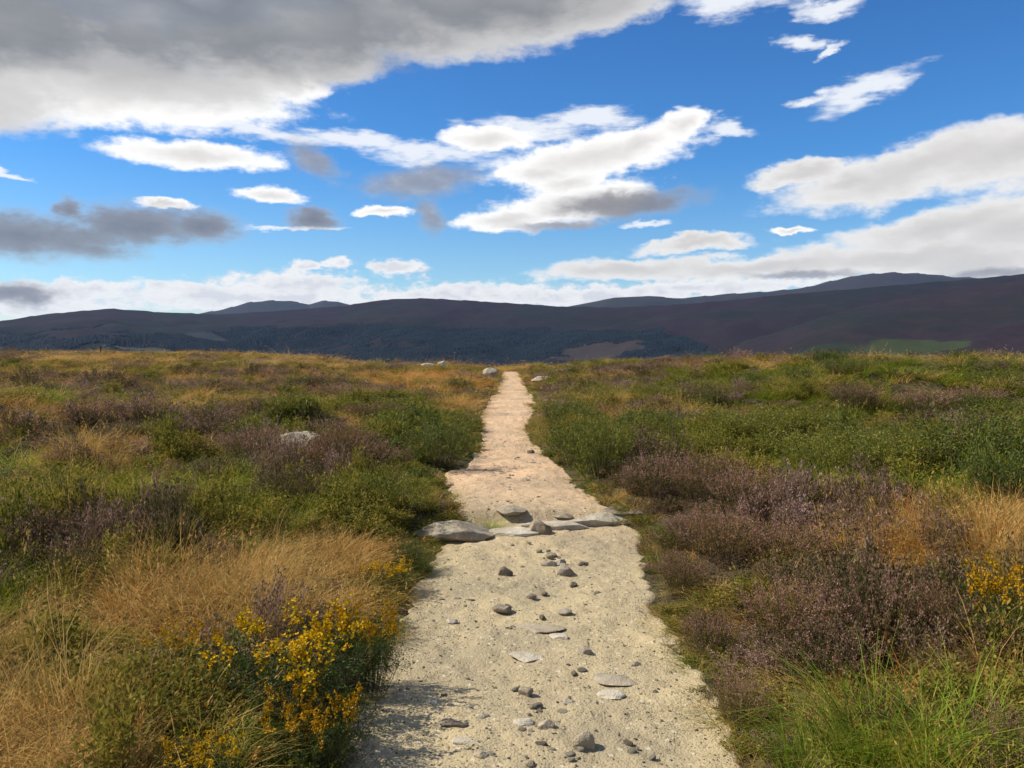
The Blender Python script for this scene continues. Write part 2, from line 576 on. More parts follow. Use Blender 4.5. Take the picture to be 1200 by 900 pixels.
def scatter(name, label, cat, pts, scale, rot, tint, idx, protos):
    n = len(pts)
    me = bpy.data.meshes.new(name)
    me.vertices.add(n)
    me.vertices.foreach_set('co', np.asarray(pts, np.float32).ravel())
    for an, ty, key, arr in (('size', 'FLOAT_VECTOR', 'vector', scale), ('turn', 'FLOAT_VECTOR', 'vector', rot),
                             ('tint', 'FLOAT', 'value', tint), ('which', 'INT', 'value', idx)):
        at_ = me.attributes.new(an, ty, 'POINT')
        at_.data.foreach_set(key, np.asarray(arr, np.int32 if ty == 'INT' else np.float32).ravel())
    o = link(name, me)
    ng = bpy.data.node_groups.new(name + ' cover', 'GeometryNodeTree')
    ng.interface.new_socket('Geometry', in_out='INPUT', socket_type='NodeSocketGeometry')
    ng.interface.new_socket('Geometry', in_out='OUTPUT', socket_type='NodeSocketGeometry')
    N, L = ng.nodes, ng.links
    gi, go = N.new('NodeGroupInput'), N.new('NodeGroupOutput')
    jn = N.new('GeometryNodeJoinGeometry')
    socks = []
    for p in protos:
        oi = N.new('GeometryNodeObjectInfo')
        oi.inputs['Object'].default_value = p
        g2 = N.new('GeometryNodeGeometryToInstance')
        L.new(oi.outputs['Geometry'], g2.inputs[0])
        socks.append(g2)
    for g2 in reversed(socks):
        L.new(g2.outputs[0], jn.inputs[0])
    iop = N.new('GeometryNodeInstanceOnPoints')
    iop.inputs['Pick Instance'].default_value = True
    m2p = N.new('GeometryNodeMeshToPoints')
    L.new(gi.outputs[0], m2p.inputs[0])
    L.new(m2p.outputs[0], iop.inputs['Points'])
    L.new(jn.outputs[0], iop.inputs['Instance'])

    def attr(nm, ty):
        a = N.new('GeometryNodeInputNamedAttribute')
        a.data_type = ty
        a.inputs['Name'].default_value = nm
        return a.outputs[0]
    L.new(attr('which', 'INT'), iop.inputs['Instance Index'])
    e2r = N.new('FunctionNodeEulerToRotation')
    L.new(attr('turn', 'FLOAT_VECTOR'), e2r.inputs[0])
    L.new(e2r.outputs[0], iop.inputs['Rotation'])
    L.new(attr('size', 'FLOAT_VECTOR'), iop.inputs['Scale'])
    L.new(iop.outputs[0], go.inputs[0])
    md = o.modifiers.new('cover', 'NODES')
    md.node_group = ng
    tag(o, label, cat, kind='stuff')
    return o


# patches read off the photograph: centre and radii in its pixels, kept as ellipses on the ground
# kinds: t straw, r rust-orange, o olive, g green grass, b bright green, h heather, d dark leafy, y mixed leafy
PATCH = [
    (500, 443, 75, 12, 'r', .95), (330, 428, 200, 6, 'o', .4), (120, 440, 120, 9, 'r', .4), (200, 450, 60, 5, 'h', .7), (60, 436, 50, 4, 'h', .7), (390, 446, 40, 4, 'h', .7), (300, 436, 40, 5, 'h', .8),
    (420, 465, 90, 10, 'o', .7), (140, 493, 75, 20, 'h', .95), (250, 470, 80, 12, 'o', .8), (215, 463, 35, 6, 't', .9),
    (60, 475, 70, 14, 'r', .6), (500, 495, 65, 25, 'd', .9), (330, 487, 35, 14, 'd', .8), (345, 532, 110, 26, 'h', 1.0),
    (200, 552, 110, 30, 'b', .95), (20, 540, 45, 22, 'b', .9), (110, 622, 140, 28, 'h', .95), (40, 600, 60, 20, 'y', .7),
    (300, 590, 60, 20, 'g', .6), (465, 578, 75, 28, 'y', .95), (530, 560, 30, 25, 'h', .5), (385, 640, 125, 48, 't', 1.1),
    (450, 470, 50, 7, 'd', .6), (230, 695, 160, 44, 't', .72), (90, 740, 150, 45, 'o', .7), (60, 690, 80, 22, 't', .8), (330, 640, 60, 30, 't', .9), (30, 830, 90, 40, 't', .45), (150, 800, 80, 20, 't', .7), (60, 680, 70, 22, 'o', .6),
    (420, 780, 70, 90, 'd', .85), (220, 770, 120, 40, 'y', .5), (140, 860, 160, 40, 'o', .6), (270, 870, 90, 40, 'g', .6),
    (40, 790, 60, 24, 't', .8), (490, 665, 40, 25, 'g', .7),
    (690, 485, 75, 22, 'o', .8), (660, 520, 45, 35, 'g', .9), (760, 497, 40, 14, 'd', .9), (770, 550, 70, 34, 'h', .8),
    (870, 590, 95, 50, 'h', .7), (825, 655, 65, 26, 'o', .95), (1000, 600, 50, 14, 'g', .6), (790, 700, 30, 40, 'g', .5), (640, 460, 20, 10, 'h', .8), (720, 445, 70, 9, 'h', .55),
    (900, 460, 130, 14, 'y', .6), (850, 500, 90, 22, 'g', .8), (1000, 462, 60, 14, 'h', .9), (1090, 478, 70, 16, 'h', .85),
    (830, 462, 30, 10, 'h', .8), (1150, 540, 90, 40, 'd', .6), (1060, 505, 100, 22, 'o', .6), (900, 485, 80, 12, 'o', .7), (960, 530, 90, 30, 'g', .75), (1090, 430, 150, 10, 'g', .8),
    (1000, 425, 200, 6, 'g', .7), (1080, 607, 120, 32, 't', 1.0), (930, 560, 50, 16, 't', .6), (1010, 650, 100, 26, 'g', .7),
    (940, 715, 120, 38, 'h', .7), (1080, 720, 90, 38, 'h', .7), (830, 690, 40, 30, 'o', .8), (880, 800, 60, 60, 'h', .6),
    (1060, 850, 120, 55, 'b', .95), (1190, 860, 50, 45, 'h', .85), (1170, 770, 60, 30, 'y', .7), (1160, 640, 60, 20, 'o', .6),
]
_pw = []
for px, py, rx, ry, k, w in PATCH:
    x, y = hit(px, py, .25)
    d = math.hypot(x, y)
    y1, y0 = hit(px, max(py - ry, 419), .25)[1], hit(px, py + ry, .25)[1]
    _pw.append((x, y, rx * d / FPX, max(min((y1 - y0) / 2, 40), .15), k, w))


def kind_at(x, y, rng):
    n = len(x)
    a = fbm(x * .30 + 40, y * .30, 51, 5)
    b = fbm(x * .22 + 11, y * .22 + 5, 57, 5)
    c = rng.random(n)
    kinds = np.full(n, 'o', dtype='<U1')
    kinds[a > .53] = 't'
    kinds[(a < .45)] = 'y'
    kinds[(b > .58)] = 'h'
    kinds[(b < .40)] = 'g'
    mix = c < .30
    kinds[mix] = rng.choice(list('otthyt'), mix.sum())
    far = np.hypot(x, y) > 28
    rr = far & (x < 2) & (c > .62) & (b < .52)
    hh_ = far & (c < .26) & (fbm(x * .12, y * .12 + 2, 66, 4) > .46)
    kinds[hh_] = 'h'
    kinds[rr] = 'r'
    wob = 1 + .9 * (fbm(x * 1.1, y * 1.1, 63, 4) - .5)
    for (cx, cy, rx, ry, k, w) in _pw:
        q = np.hypot((x - cx) / rx, (y - cy) / ry) * wob
        sel = rng.random(n) < (.04 + .82 * w) * (1 - sstep(.6, 1.25, q))
        kinds[sel] = k
    g = path_gap(x, y)
    e = (g < .28) & (rng.random(n) < .55)
    kinds[e] = rng.choice(list('oogg'), e.sum())
    return kinds


def cover_points():
    xs, ys_, sc, dn = [], [], [], []
    rng = np.random.default_rng(101)
    for r0, r1, dens, s in ((1.3, 8, 80, 1.0), (8, 18, 32, 1.35), (18, 45, 9, 2.2), (45, 150, 1.3, 4.6)):
        half = R(56 if r0 < 5 else 46)
        n = int(half * (r1 ** 2 - r0 ** 2) * dens)
        rr = np.sqrt(rng.uniform(r0 ** 2, r1 ** 2, n))
        aa = rng.uniform(-half, half, n)
        xs.append(rr * np.sin(aa)); ys_.append(rr * np.cos(aa)); sc.append(np.full(n, s))
    x, y, s = map(np.concatenate, (xs, ys_, sc))
    g = path_gap(x, y)
    ok = (g > .035 * s) & (y < 66) | ((y >= 66) & (g > -50))
    ok &= g > np.where(rng.random(len(x)) < .4, rng.uniform(-.20, .1, len(x)), .09 * fbm(x * 3, y * 3, 87, 3) * 2 - .04)
    return x[ok], y[ok], s[ok], g[ok], rng


cx, cy, cs, cg, crng = cover_points()
ck = kind_at(cx, cy, crng)
cz = H(cx, cy)
near_edge = sstep(-.05, .9, cg) * (1 - .55 * sstep(6.2, 7.0, cy) * (1 - sstep(9.2, 10.5, cy)) * (cx < 0) * (1 - sstep(.5, 1.1, cg)))                               # plants are shorter where people tread
straw = [proto('straw_tuft', grass_mesh('straw_tuft', 200 + i, 85, .11 + .03 * (i % 2), .27 + .05 * (i % 3), .9, .0042, M['dry_blade'], 9)) for i in range(5)]
green = [proto('green_tuft', grass_mesh('green_tuft', 220 + i, 80, .10, .25 + .05 * (i % 3), .7, .0055, M['green_blade'], 0)) for i in range(4)]


def cover_heather(seed):
    (sv, sf), (lv, lf), (fv, ff) = heather_data(seed, 42, .17, .24, k=16, kf=12)
    v, f, m = join([(sv, sf, 0), (lv, lf, 0), (fv, ff, 0)])
    return mesh_from('heather_sprig', v, f, [M['heather_cover']])


def cover_leafy(seed):
    (sv, sf), (lv, lf), _ = shrub_data(seed, 26, .17, .22, (.026, .011), 7)
    v, f, m = join([(sv, sf, 0), (lv, lf, 0)])
    return mesh_from('leafy_sprig', v, f, [M['leaf_olive']])


def cover_dark(seed):
    (sv, sf), (lv, lf), _ = shrub_data(seed, 30, .17, .24, (.028, .009), 8)
    v, f, m = join([(sv, sf, 1), (lv, lf, 0)])
    return mesh_from('shrub_sprig', v, f, [M['leaf_mid'], M['wood']], m)


heath = [proto('heather_sprig', cover_heather(240 + i)) for i in range(4)]
leafy = [proto('leafy_sprig', cover_leafy(260 + i)) for i in range(4)]
dark = [proto('shrub_sprig', cover_dark(280 + i)) for i in range(4)]


def place_cover(name, label, cat, kinds, protos, tint_of, hs=1.0, mixin=None):
    sel = np.isin(ck, list(kinds))
    n = sel.sum()
    x, y, z, s = cx[sel], cy[sel], cz[sel], cs[sel]
    e = near_edge[sel]
    rng = np.random.default_rng(len(name) * 7)
    hgt = .82 * hs * rng.lognormal(0, .28, n) * (.28 + .72 * e) * np.clip(-.15 + 2.3 * fbm(x * 1.7, y * 1.7, 83, 3), .3, 1.8) * np.where(s > 4, .9, np.where(s > 2, .95, 1))
    wid = s * rng.uniform(.8, 1.25, n) * (.7 + .3 * e)
    rot = np.stack([rng.normal(0, .12, n), rng.normal(0, .12, n), rng.uniform(0, 6.28, n)], 1)
    tint = np.clip(tint_of(x, y, ck[sel], rng), 0, 1)
    scatter(name, label, cat, np.stack([x, y, z - .01], 1), np.stack([wid, wid, hgt], 1), rot, tint, rng.integers(0, len(protos), n), protos)


def t_dry(x, y, k, rng):
    n = len(x)
    t = np.select([k == 't', k == 'r', k == 'o'], [.67, .88, .42], .5)
    return t + rng.normal(0, .15, n) + .35 * (fbm(x * .8, y * .8, 71) - .5)


def t_green(x, y, k, rng):
    return np.where(k == 'b', .68, .36) + rng.normal(0, .12, len(x)) + .4 * (fbm(x * .7, y * .7, 73) - .5)


def t_heath(x, y, k, rng):
    return .44 + rng.normal(0, .17, len(x)) + .9 * (fbm(x * .9, y * .9, 75) - .5)


def t_leafy(x, y, k, rng):
    return .45 + rng.normal(0, .15, len(x)) + .5 * (fbm(x * .6, y * .6, 77) - .5)


# half of the olive ground is grass, half leafy
flip = np.random.default_rng(5).random(len(ck))
ck[(ck == 'o') & (flip < .45)] = 'v'
ck[(ck == 'd') & (flip < .3)] = 'y'
place_cover('dry_grass', 'straw to rust coloured dry moor grass covering the open moor', 'grass', 'tro', straw, t_dry)
place_cover('green_grass', 'short green grass growing in patches among the heather', 'grass', 'gb', green, t_green)
place_cover('heather_cover', 'low brown and mauve heather carpet across the moor', 'heather', 'h', heath, t_heath, 1.05)
place_cover('leafy_ground_cover', 'low olive leafy ground cover between grass and heather', 'ground cover', 'vy', leafy, t_leafy)
place_cover('shrubby_ground_cover', 'low dark green shrubby undergrowth on the moor', 'undergrowth', 'd', dark, t_leafy, 1.1)


# ------------------------------------------------------------------ single bushes
def bush_root(name, loc, rz):
    o = bpy.data.objects.new(name, None)
    o.empty_display_size = .1
    COL.objects.link(o)
    o.location, o.rotation_euler = loc, (0, 0, rz)
    return o


def heather_meshes(seed, n, rad, h):
    (sv, sf), (lv, lf), (fv, ff) = heather_data(seed, n, rad, h, k=26, kf=16)
    return [('stems', mesh_from('heather_stems', sv, sf, [M['heather_stem']])),
            ('foliage', mesh_from('heather_foliage', lv, lf, [M['heather_leaf']])),
            ('flowers', mesh_from('heather_flowers', fv, ff, [M['heather_flower']]))]


def shrub_meshes(seed, n, rad, h, leaf, k, leafm, flowers=0):
    (sv, sf), (lv, lf), fl = shrub_data(seed, n, rad, h, leaf, k, flowers)
    out = [('stems', mesh_from('shrub_stems', sv, sf, [M['wood']])),
           ('foliage', mesh_from('shrub_foliage', lv, lf, [M[leafm]]))]
    if fl:
        out.append(('flowers', mesh_from('shrub_flowers', fl[0], fl[1], [M['gorse_flower']])))
    return out


# each set: (radius, height) as built, list of (part name, mesh)
BUSH = {
    'heather_bush': [(.5, .40, heather_meshes(300 + i, 230, .5, .40)) for i in range(3)],
    'gorse_bush': [(.5, .50, shrub_meshes(320 + i, 150, .5, .50, (.022, .006), 17, 'leaf_dark', 58)) for i in range(2)],
    'green_bush': [(.5, .42, shrub_meshes(340 + i, 110, .5, .42, (.022, .009), 13, 'leaf_mid')) for i in range(3)],
    'dark_bush': [(.5, .42, shrub_meshes(360 + i, 110, .5, .42, (.022, .008), 14, 'leaf_dark')) for i in range(3)],
}
tus = grass_mesh('tussock_blades', 401, 420, .20, .46, .95, .0060, None, 0, .5)
tus2 = grass_mesh('tussock_blades', 402, 300, .16, .36, .85, .0055, None, 0, .5)
M['tussock'] = leaf_mat('tussock blades', [(0, (.08, .12, .016)), (.45, (.19, .25, .035)), (.8, (.32, .36, .07)), (1, (.45, .40, .12))], False, .4, .7)
M['straw_tussock'] = leaf_mat('straw tussock blades', [(0, (.15, .12, .045)), (.5, (.36, .25, .10)), (1, (.48, .34, .15))], False, .3, .7)
for me in (tus, tus2):
    me.materials.clear(); me.materials.append(M['tussock'])
BUSH['grass_tussock'] = [(.42, .40, [('blades', tus)]), (.34, .32, [('blades', tus2)])]


def bush(kind, px, py, wpx, hpx, label, group=None, cat=None, base=True):
    """px,py: foot of the plant in the photograph; wpx,hpx its size there"""
    x, y = hit(px, py)
    g = path_gap(np.array([x]), np.array([y]))[0]
    d = math.hypot(x, y)
    w, h = wpx * d / FPX, hpx * d / FPX
    r0, h0, parts = random.choice(BUSH[kind])
    root = bush_root(kind, (x, y, surf(x, y) - .02), random.uniform(0, 6.28))
    s = w / 2 / r0
    root.scale = (s * 1.05, s * 1.05, (.90 if kind == 'heather_bush' else .62 if kind == 'gorse_bush' else .95) * h / h0)
    tag(root, label, cat or {'heather_bush': 'heather', 'gorse_bush': 'gorse', 'grass_tussock': 'grass tussock'}.get(kind, 'bush'), group)
    for nm, me in parts:
        link(nm, me, root)
    return root


HB, GB, DB, YB, GT = 'heather_bush', 'green_bush', 'dark_bush', 'gorse_bush', 'grass_tussock'
gh = 'heather bushes'
# left of the path
bush(YB, 340, 838, 225, 160, 'gorse bush thick with yellow flowers left of the near path', 'gorse bushes')
bush(YB, 432, 815, 105, 150, 'gorse overhanging the path edge beside the yellow gorse', 'gorse bushes')
bush(YB, 235, 790, 110, 80, 'low sprawling gorse with yellow tips in straw grass', 'gorse bushes')
bush(YB, 225, 925, 120, 80, 'small gorse with yellow flowers at the bottom edge of the picture', 'gorse bushes')
bush(YB, 375, 905, 150, 140, 'dark gorse at the bottom edge shading the path', 'gorse bushes')
bush(YB, 455, 690, 80, 50, 'small gorse tuft beside the path below the grey slab', 'gorse bushes')
bush(DB, 478, 668, 60, 40, 'dark green bush just in front of the left grey slab', 'dark green bushes')
bush(DB, 517, 547, 100, 58, 'dark green bush throwing its shadow on the upper path', 'dark green bushes')
bush(DB, 470, 520, 90, 40, 'dark green bush further from the path beside the shadowed bush', 'dark green bushes')
bush(GB, 458, 606, 110, 50, 'leafy green bush left of the grassy gap between slabs', 'leafy green bushes')
bush(GB, 415, 600, 80, 50, 'leafy green bush below the boulder set in heather', 'leafy green bushes')
bush(DB, 335, 500, 60, 24, 'small dark bush beyond the boulder set in heather', 'dark green bushes')
bush(DB, 460, 470, 50, 10, 'dark low bush in the far orange grass', 'dark green bushes')
bush(HB, 300, 556, 100, 58, 'grey brown heather bush left of the boulder', gh)
bush(HB, 402, 553, 90, 60, 'dark heather bush right of the boulder', gh)
bush(HB, 345, 576, 110, 28, 'dark heather bush in front of the boulder', gh)
bush(HB, 110, 512, 75, 44, 'dark purple heather bush at far left, left one of a pair', gh)
bush(HB, 175, 512, 80, 50, 'dark purple heather bush at far left, right one of a pair', gh)
bush(HB, 215, 616, 90, 56, 'purple heather bush above the straw grass at left', gh)
bush(HB, 130, 640, 110, 54, 'dark heather bush in the middle of the left heather row', gh)
bush(HB, 40, 655, 110, 54, 'dark heather bush at the left end of the heather row', gh)
bush(GT, 200, 575, 100, 50, 'bright green grass tussock behind the left heather row', 'green grass tussocks')
bush(GT, 260, 585, 90, 46, 'bright green grass tussock left of the leafy bushes', 'green grass tussocks')
bush(GT, 130, 575, 90, 40, 'yellow green grass tussock behind the heather row near the left edge', 'green grass tussocks')
bush(GT, 18, 562, 80, 46, 'bright green grass tussock at the left edge of the picture', 'green grass tussocks')
bush(GT, 250, 900, 110, 90, 'green grass tussock at the foot of the yellow gorse', 'green grass tussocks')
bush(GT, 575, 624, 46, 26, 'small green tuft between the step slabs on the path', 'green grass tussocks')
bush(GT, 492, 672, 44, 32, 'green tuft spilling onto the near path edge', 'green grass tussocks')
# right of the path
bush(GB, 676, 545, 95, 60, 'rounded green bush at the right edge of the upper path', 'leafy green bushes')
bush(GB, 705, 560, 100, 70, 'green bush behind the purple heather right of the path', 'leafy green bushes')
bush(GB, 660, 500, 70, 32, 'green bush where the upper path narrows', 'leafy green bushes')
bush(DB, 762, 512, 75, 34, 'dark bush above the large purple heather mound', 'dark green bushes')
bush(HB, 772, 588, 95, 62, 'purple flowering heather mound beside the pale step slab', gh)
bush(HB, 830, 600, 110, 75, 'large brown purple heather mound right of the step slab', gh)
bush(HB, 880, 615, 115, 70, 'brown heather mound at the crest of the right verge', gh)
bush(HB, 850, 660, 120, 70, 'reddish brown heather mound on the right verge below the crest', gh)
bush(HB, 925, 668, 110, 60, 'dark heather mound below the straw grass on the right', gh)
bush(HB, 815, 640, 70, 45, 'brown heather hanging over the path right of the step', gh)
bush(HB, 640, 462, 34, 14, 'small heather bush by the pale boulder at the path top', gh)
bush(HB, 1000, 478, 70, 30, 'pinkish heather bush on the crest of the right bank', gh)
bush(HB, 1085, 488, 80, 30, 'dark heather bush on the crest of the right bank', gh)
bush(HB, 1140, 478, 70, 24, 'brown heather bush on the right bank near the picture edge', gh)
bush(HB, 825, 474, 46, 22, 'pinkish heather bush beyond the dark bush on the right', gh)
bush(GB, 1150, 560, 150, 70, 'tall green bush on the right bank', 'leafy green bushes')
bush(GB, 1060, 560, 130, 48, 'broad green bush on the right bank above the straw grass', 'leafy green bushes')
bush(DB, 1190, 600, 110, 70, 'dark green bush at the right edge of the picture', 'dark green bushes')
bush(GB, 980, 540, 120, 38, 'green bush on the middle of the right bank', 'leafy green bushes')
bush(GB, 880, 520, 110, 34, 'green bush behind the right heather mounds', 'leafy green bushes')
bush(HB, 930, 765, 140, 90, 'mauve grey heather bush above the bright tussock, left one', gh)
bush(HB, 1030, 770, 140, 100, 'mauve grey heather bush above the bright tussock, middle one', gh)
bush(HB, 1095, 768, 110, 85, 'mauve grey heather bush beside the yellow gorse', gh)
bush(HB, 975, 800, 120, 70, 'dark heather bush just behind the bright green tussock', gh)
bush(YB, 1182, 772, 120, 130, 'gorse bush covered in yellow flowers at the right edge', 'gorse bushes')
bush(GT, 1040, 895, 230, 150, 'large bright green arching tussock at lower right', 'green grass tussocks')
bush(GT, 1135, 895, 190, 130, 'bright green tussock beside the large arching tussock', 'green grass tussocks')
bush(GT, 955, 900, 160, 110, 'green tussock left of the large arching tussock', 'green grass tussocks')
bush(HB, 870, 850, 90, 70, 'brown heather leaning over the lower right path edge', gh)
bush(HB, 830, 770, 80, 60, 'olive brown heather along the right path edge', gh)
bush(HB, 1190, 910, 110, 80, 'mauve heather bush in the lower right corner', gh)
bush(HB, 800, 700, 70, 50, 'olive heather bush at the path edge below the step', gh)


KINDS_FAR = [(HB, 'low heather bush growing on the open moor between grass', 'heather bushes scattered on the moor'),
             (GB, 'leafy green bush growing on the open moor', 'green bushes scattered on the moor'),
             (DB, 'dark green low bush growing on the open moor', 'dark bushes scattered on the moor')]
brng = np.random.default_rng(55)
made = 0
while made < 150:
    rr, aa = 9 + 32 * brng.random() ** 1.3, brng.uniform(R(-37), R(37))
    x, y = rr * math.sin(aa), rr * math.cos(aa)
    if path_gap(np.array([x]), np.array([y]))[0] < .8: continue
    kk = kind_at(np.array([x]), np.array([y]), brng)[0]
    j = 0 if kk in 'h' else (1 if kk in 'gby' else (2 if kk == 'd' else brng.integers(0, 3)))
    if kk in 'tr' and brng.random() < .7: continue
    if j and x < -2 and brng.random() < .6: continue
    kind, lab, grp = KINDS_FAR[j]
    r0, h0, parts = BUSH[kind][brng.integers(0, 3)]
    root = bush_root(kind, (x, y, surf(x, y) - .03), brng.uniform(0, 6.28))
    w = brng.uniform(.28, .62) * (1 + rr / 70)
    root.scale = (w / r0 * brng.uniform(.8, 1.2), w / r0, brng.uniform(.26, .46) / h0)
    tag(root, lab, 'heather' if j == 0 else 'bush', grp)
    for nm, me in parts:
        link(nm, me, root)
    made += 1


# ------------------------------------------------------------------ stones
def ico(sub):
    import bmesh
    bm = bmesh.new()
    bmesh.ops.create_icosphere(bm, subdivisions=sub, radius=1)
    v = np.array([q.co[:] for q in bm.verts])
    f = np.array([[q.index for q in fc.verts] for fc in bm.faces])
    bm.free()
    return v, f


ICO4, ICO3, ICO2 = ico(5), ico(4), ico(2)


def stone_shape(seed, sub, cuts=11, bite=.30):
    """a broken boulder: a ball cut by random planes and roughened"""
    rng = np.random.default_rng(seed)
    v, f = (a.copy() for a in sub)
    for _ in range(cuts):
        n = rng.normal(0, 1, 3); n /= np.linalg.norm(n)
        h = 1 - rng.uniform(.35, 1.3) * bite
        d = v @ n
        o = np.maximum(d - h, 0)
        v -= o[:, None] * n * .96
    w = fbm(v[:, 0] * 2 + seed, v[:, 1] * 2 + v[:, 2] * 1.3, seed, 4) - .5
    w2 = fbm(v[:, 0] * 7 + v[:, 2] * 3, v[:, 1] * 7 + seed, seed + 9, 3) - .5
    v *= (1 + .2 * w + .09 * w2)[:, None]
    v -= (v.max(0) + v.min(0)) / 2
    v /= np.abs(v).max(0)
    return v, f


_stone_n = [500]


def stone(px, py, wpx, hpx, label, mat='stone_grey', depth=None, group=None, sink=.55, rz=None, big=False, name='stone', sub=None, cat='stone', tilt=0):
    """px,py: middle of the stone in the photograph"""
    x, y = hit(px, py + hpx * .35)
    d = math.hypot(x, y)
    w = wpx * d / FPX
    slope = max((EYE - surf(x, y)) / d, .03)
    # the picture height is part top face, part front
    h = hpx * d / FPX
    dp = depth if depth else min(w * .75, h / slope * .55 + w * .2)
    zz = max(h - dp * slope * .8, h * .35)
    _stone_n[0] += 1
    v, f = stone_shape(_stone_n[0], ICO4 if big else ICO3)
    v = v * np.array([w / 2, dp / 2, zz / 2 * (1 + sink)])
    me = mesh_from(name, v, f, [M[mat]], smooth=True)
    try:
        me.set_sharp_from_angle(angle=R(32))
    except Exception:
        pass
    o = link(name, me)
    o.location = (x, y, surf(x, y) + zz / 2 * (1 - sink))
    o.rotation_euler = (random.uniform(-.06, .06), random.uniform(-.06, .06) + tilt, random.uniform(-.25, .25) if rz is None else rz)
    tag(o, label, cat, group)
    return o


G1, G2, G3 = 'stone_grey', 'stone_pale', 'stone_dark'
gs = 'stones lying on the path'
S = [
    (592, 671, 19, 15, 'dark stone alone left of the path middle below the step', G3),
    (646, 652, 14, 8, 'small dark stone topmost of the cluster below the step', G3),
    (643, 662, 20, 9, 'flat dark stone left in the cluster below the step', G3),
    (662, 670, 22, 17, 'large grey stone of the cluster below the step', G1),
    (656, 660, 16, 9, 'pale stone in the middle of the cluster below the step', G2),
    (681, 662, 8, 6, 'tiny dark stone right of the cluster below the step', G3),
    (672, 686, 10, 6, 'tiny dark stone under the cluster below the step', G3),
    (588, 714, 24, 11, 'dark pointed stone above left of the long flat slab', G3),
    (622, 700, 14, 9, 'small grey stone between the step and the long flat slab', G1),
    (662, 718, 17, 9, 'brown grey stone just above the long flat slab', G3),
    (628, 735, 70, 13, 'long flat grey slab in the middle of the near path', G1),
    (654, 746, 26, 9, 'pale thin stone touching the right end of the flat slab', G2),
    (616, 769, 42, 14, 'pale flat stone with dark right end in mid path', G2),
    (686, 765, 17, 14, 'small dark triangular stone right of mid path', G3),
    (745, 781, 14, 9, 'small dark stone nearest the right verge', G3),
    (721, 797, 54, 16, 'broad dark stone with rough top on the right side', G1),
    (716, 814, 35, 16, 'pale topped stone in front of the broad dark stone', G2),
    (617, 812, 19, 14, 'rounded grey stone in the middle of the near path', G1),
    (506, 824, 20, 13, 'pale stone on the left side near the gorse shadow', G2),
    (628, 829, 18, 12, 'dark stone just right of the path middle', G3),
    (666, 825, 20, 11, 'grey brown stone between the dark stone and the pale topped stone', G1),
    (532, 847, 38, 13, 'wide dark stone on the left side of the near path', G3),
    (566, 842, 18, 12, 'light stone right of the wide dark stone', G2),
    (613, 847, 26, 13, 'pale flat stone in the near middle of the path', G2),
    (640, 851, 22, 14, 'brown stone right of the pale flat stone', G1),
    (684, 868, 28, 27, 'rounded boulder standing up near the bottom of the path', G1),
    (543, 869, 28, 10, 'pale flat stone low on the left of the path', G2),
    (563, 887, 18, 12, 'grey stone near the bottom left of the path', G1),
    (621, 897, 16, 9, 'dark stone at the bottom edge of the picture', G3),
    (530, 729, 14, 7, 'small pale stone with dark side at left below the gap', G2),
    (535, 703, 12, 6, 'small dark stone second in the row of three at left', G3),
    (517, 704, 9, 5, 'small dark stone first in the row of three at left', G3),
    (551, 705, 14, 6, 'small dark stone third in the row of three at left', G3),
]
for px, py, w, h, lab, mt in S:
    stone(px, py, w, h, lab, mt, group=gs)

# the row of slabs across the path that makes the step
stone(533, 622, 104, 30, 'long low grey slab at the left end of the step', G1, .34, 'slabs of the step', .4, .18, True, 'step_slab', cat='slab')
stone(712, 609, 124, 19, 'long pale flat slab at the right end of the step', G2, .26, 'slabs of the step', .4, .22, True, 'step_slab', cat='slab')
stone(652, 616, 84, 14, 'pale slab in the middle of the step', G2, .22, 'slabs of the step', .5, .12, True, 'step_slab', cat='slab')
stone(600, 623, 76, 13, 'low sandy slab left of the square block', G2, .22, 'slabs of the step', .6, .1, True, 'step_slab', cat='slab')
stone(632, 620, 30, 21, 'square grey block with dark right face on the step', G3, .16, 'slabs of the step', .3, -.3, True, 'step_block', cat='stone')
stone(600, 599, 38, 13, 'grey rock behind the green tuft on the step', G1, None, 'slabs of the step', .4, .1, True, 'step_rock', cat='rock')
stone(660, 606, 24, 7, 'small dark stone on top of the middle pale slab', G3, None, 'slabs of the step', .3)
stone(733, 597, 56, 8, 'thin dark flat stone lying behind the pale slab', G3, None, 'slabs of the step', .3, .15)
# further off
stone(622, 531, 9, 6, 'small dark stone on the upper path near the right bend', G3)
stone(575, 438, 20, 12, 'rounded grey boulder left of the path top', G1, name='boulder', cat='boulder', sink=.2)
stone(638, 446, 32, 9, 'wide pale boulder right of the path top', G1, name='boulder', cat='boulder', sink=.2)
stone(660, 436, 24, 6, 'flat pale rock beyond the wide pale boulder', G2, name='boulder', cat='boulder', sink=.2)
stone(519, 428, 12, 8, 'white boulder on the brow left of the path', G2, name='boulder', cat='boulder', sink=.1)
stone(502, 429, 18, 5, 'low white rock on the brow beside the white boulder', G2, name='boulder', cat='boulder', sink=.1)
stone(356, 531, 64, 48, 'pale grey boulder half hidden in the left heather', G1, name='boulder', cat='boulder', sink=.1, big=True)

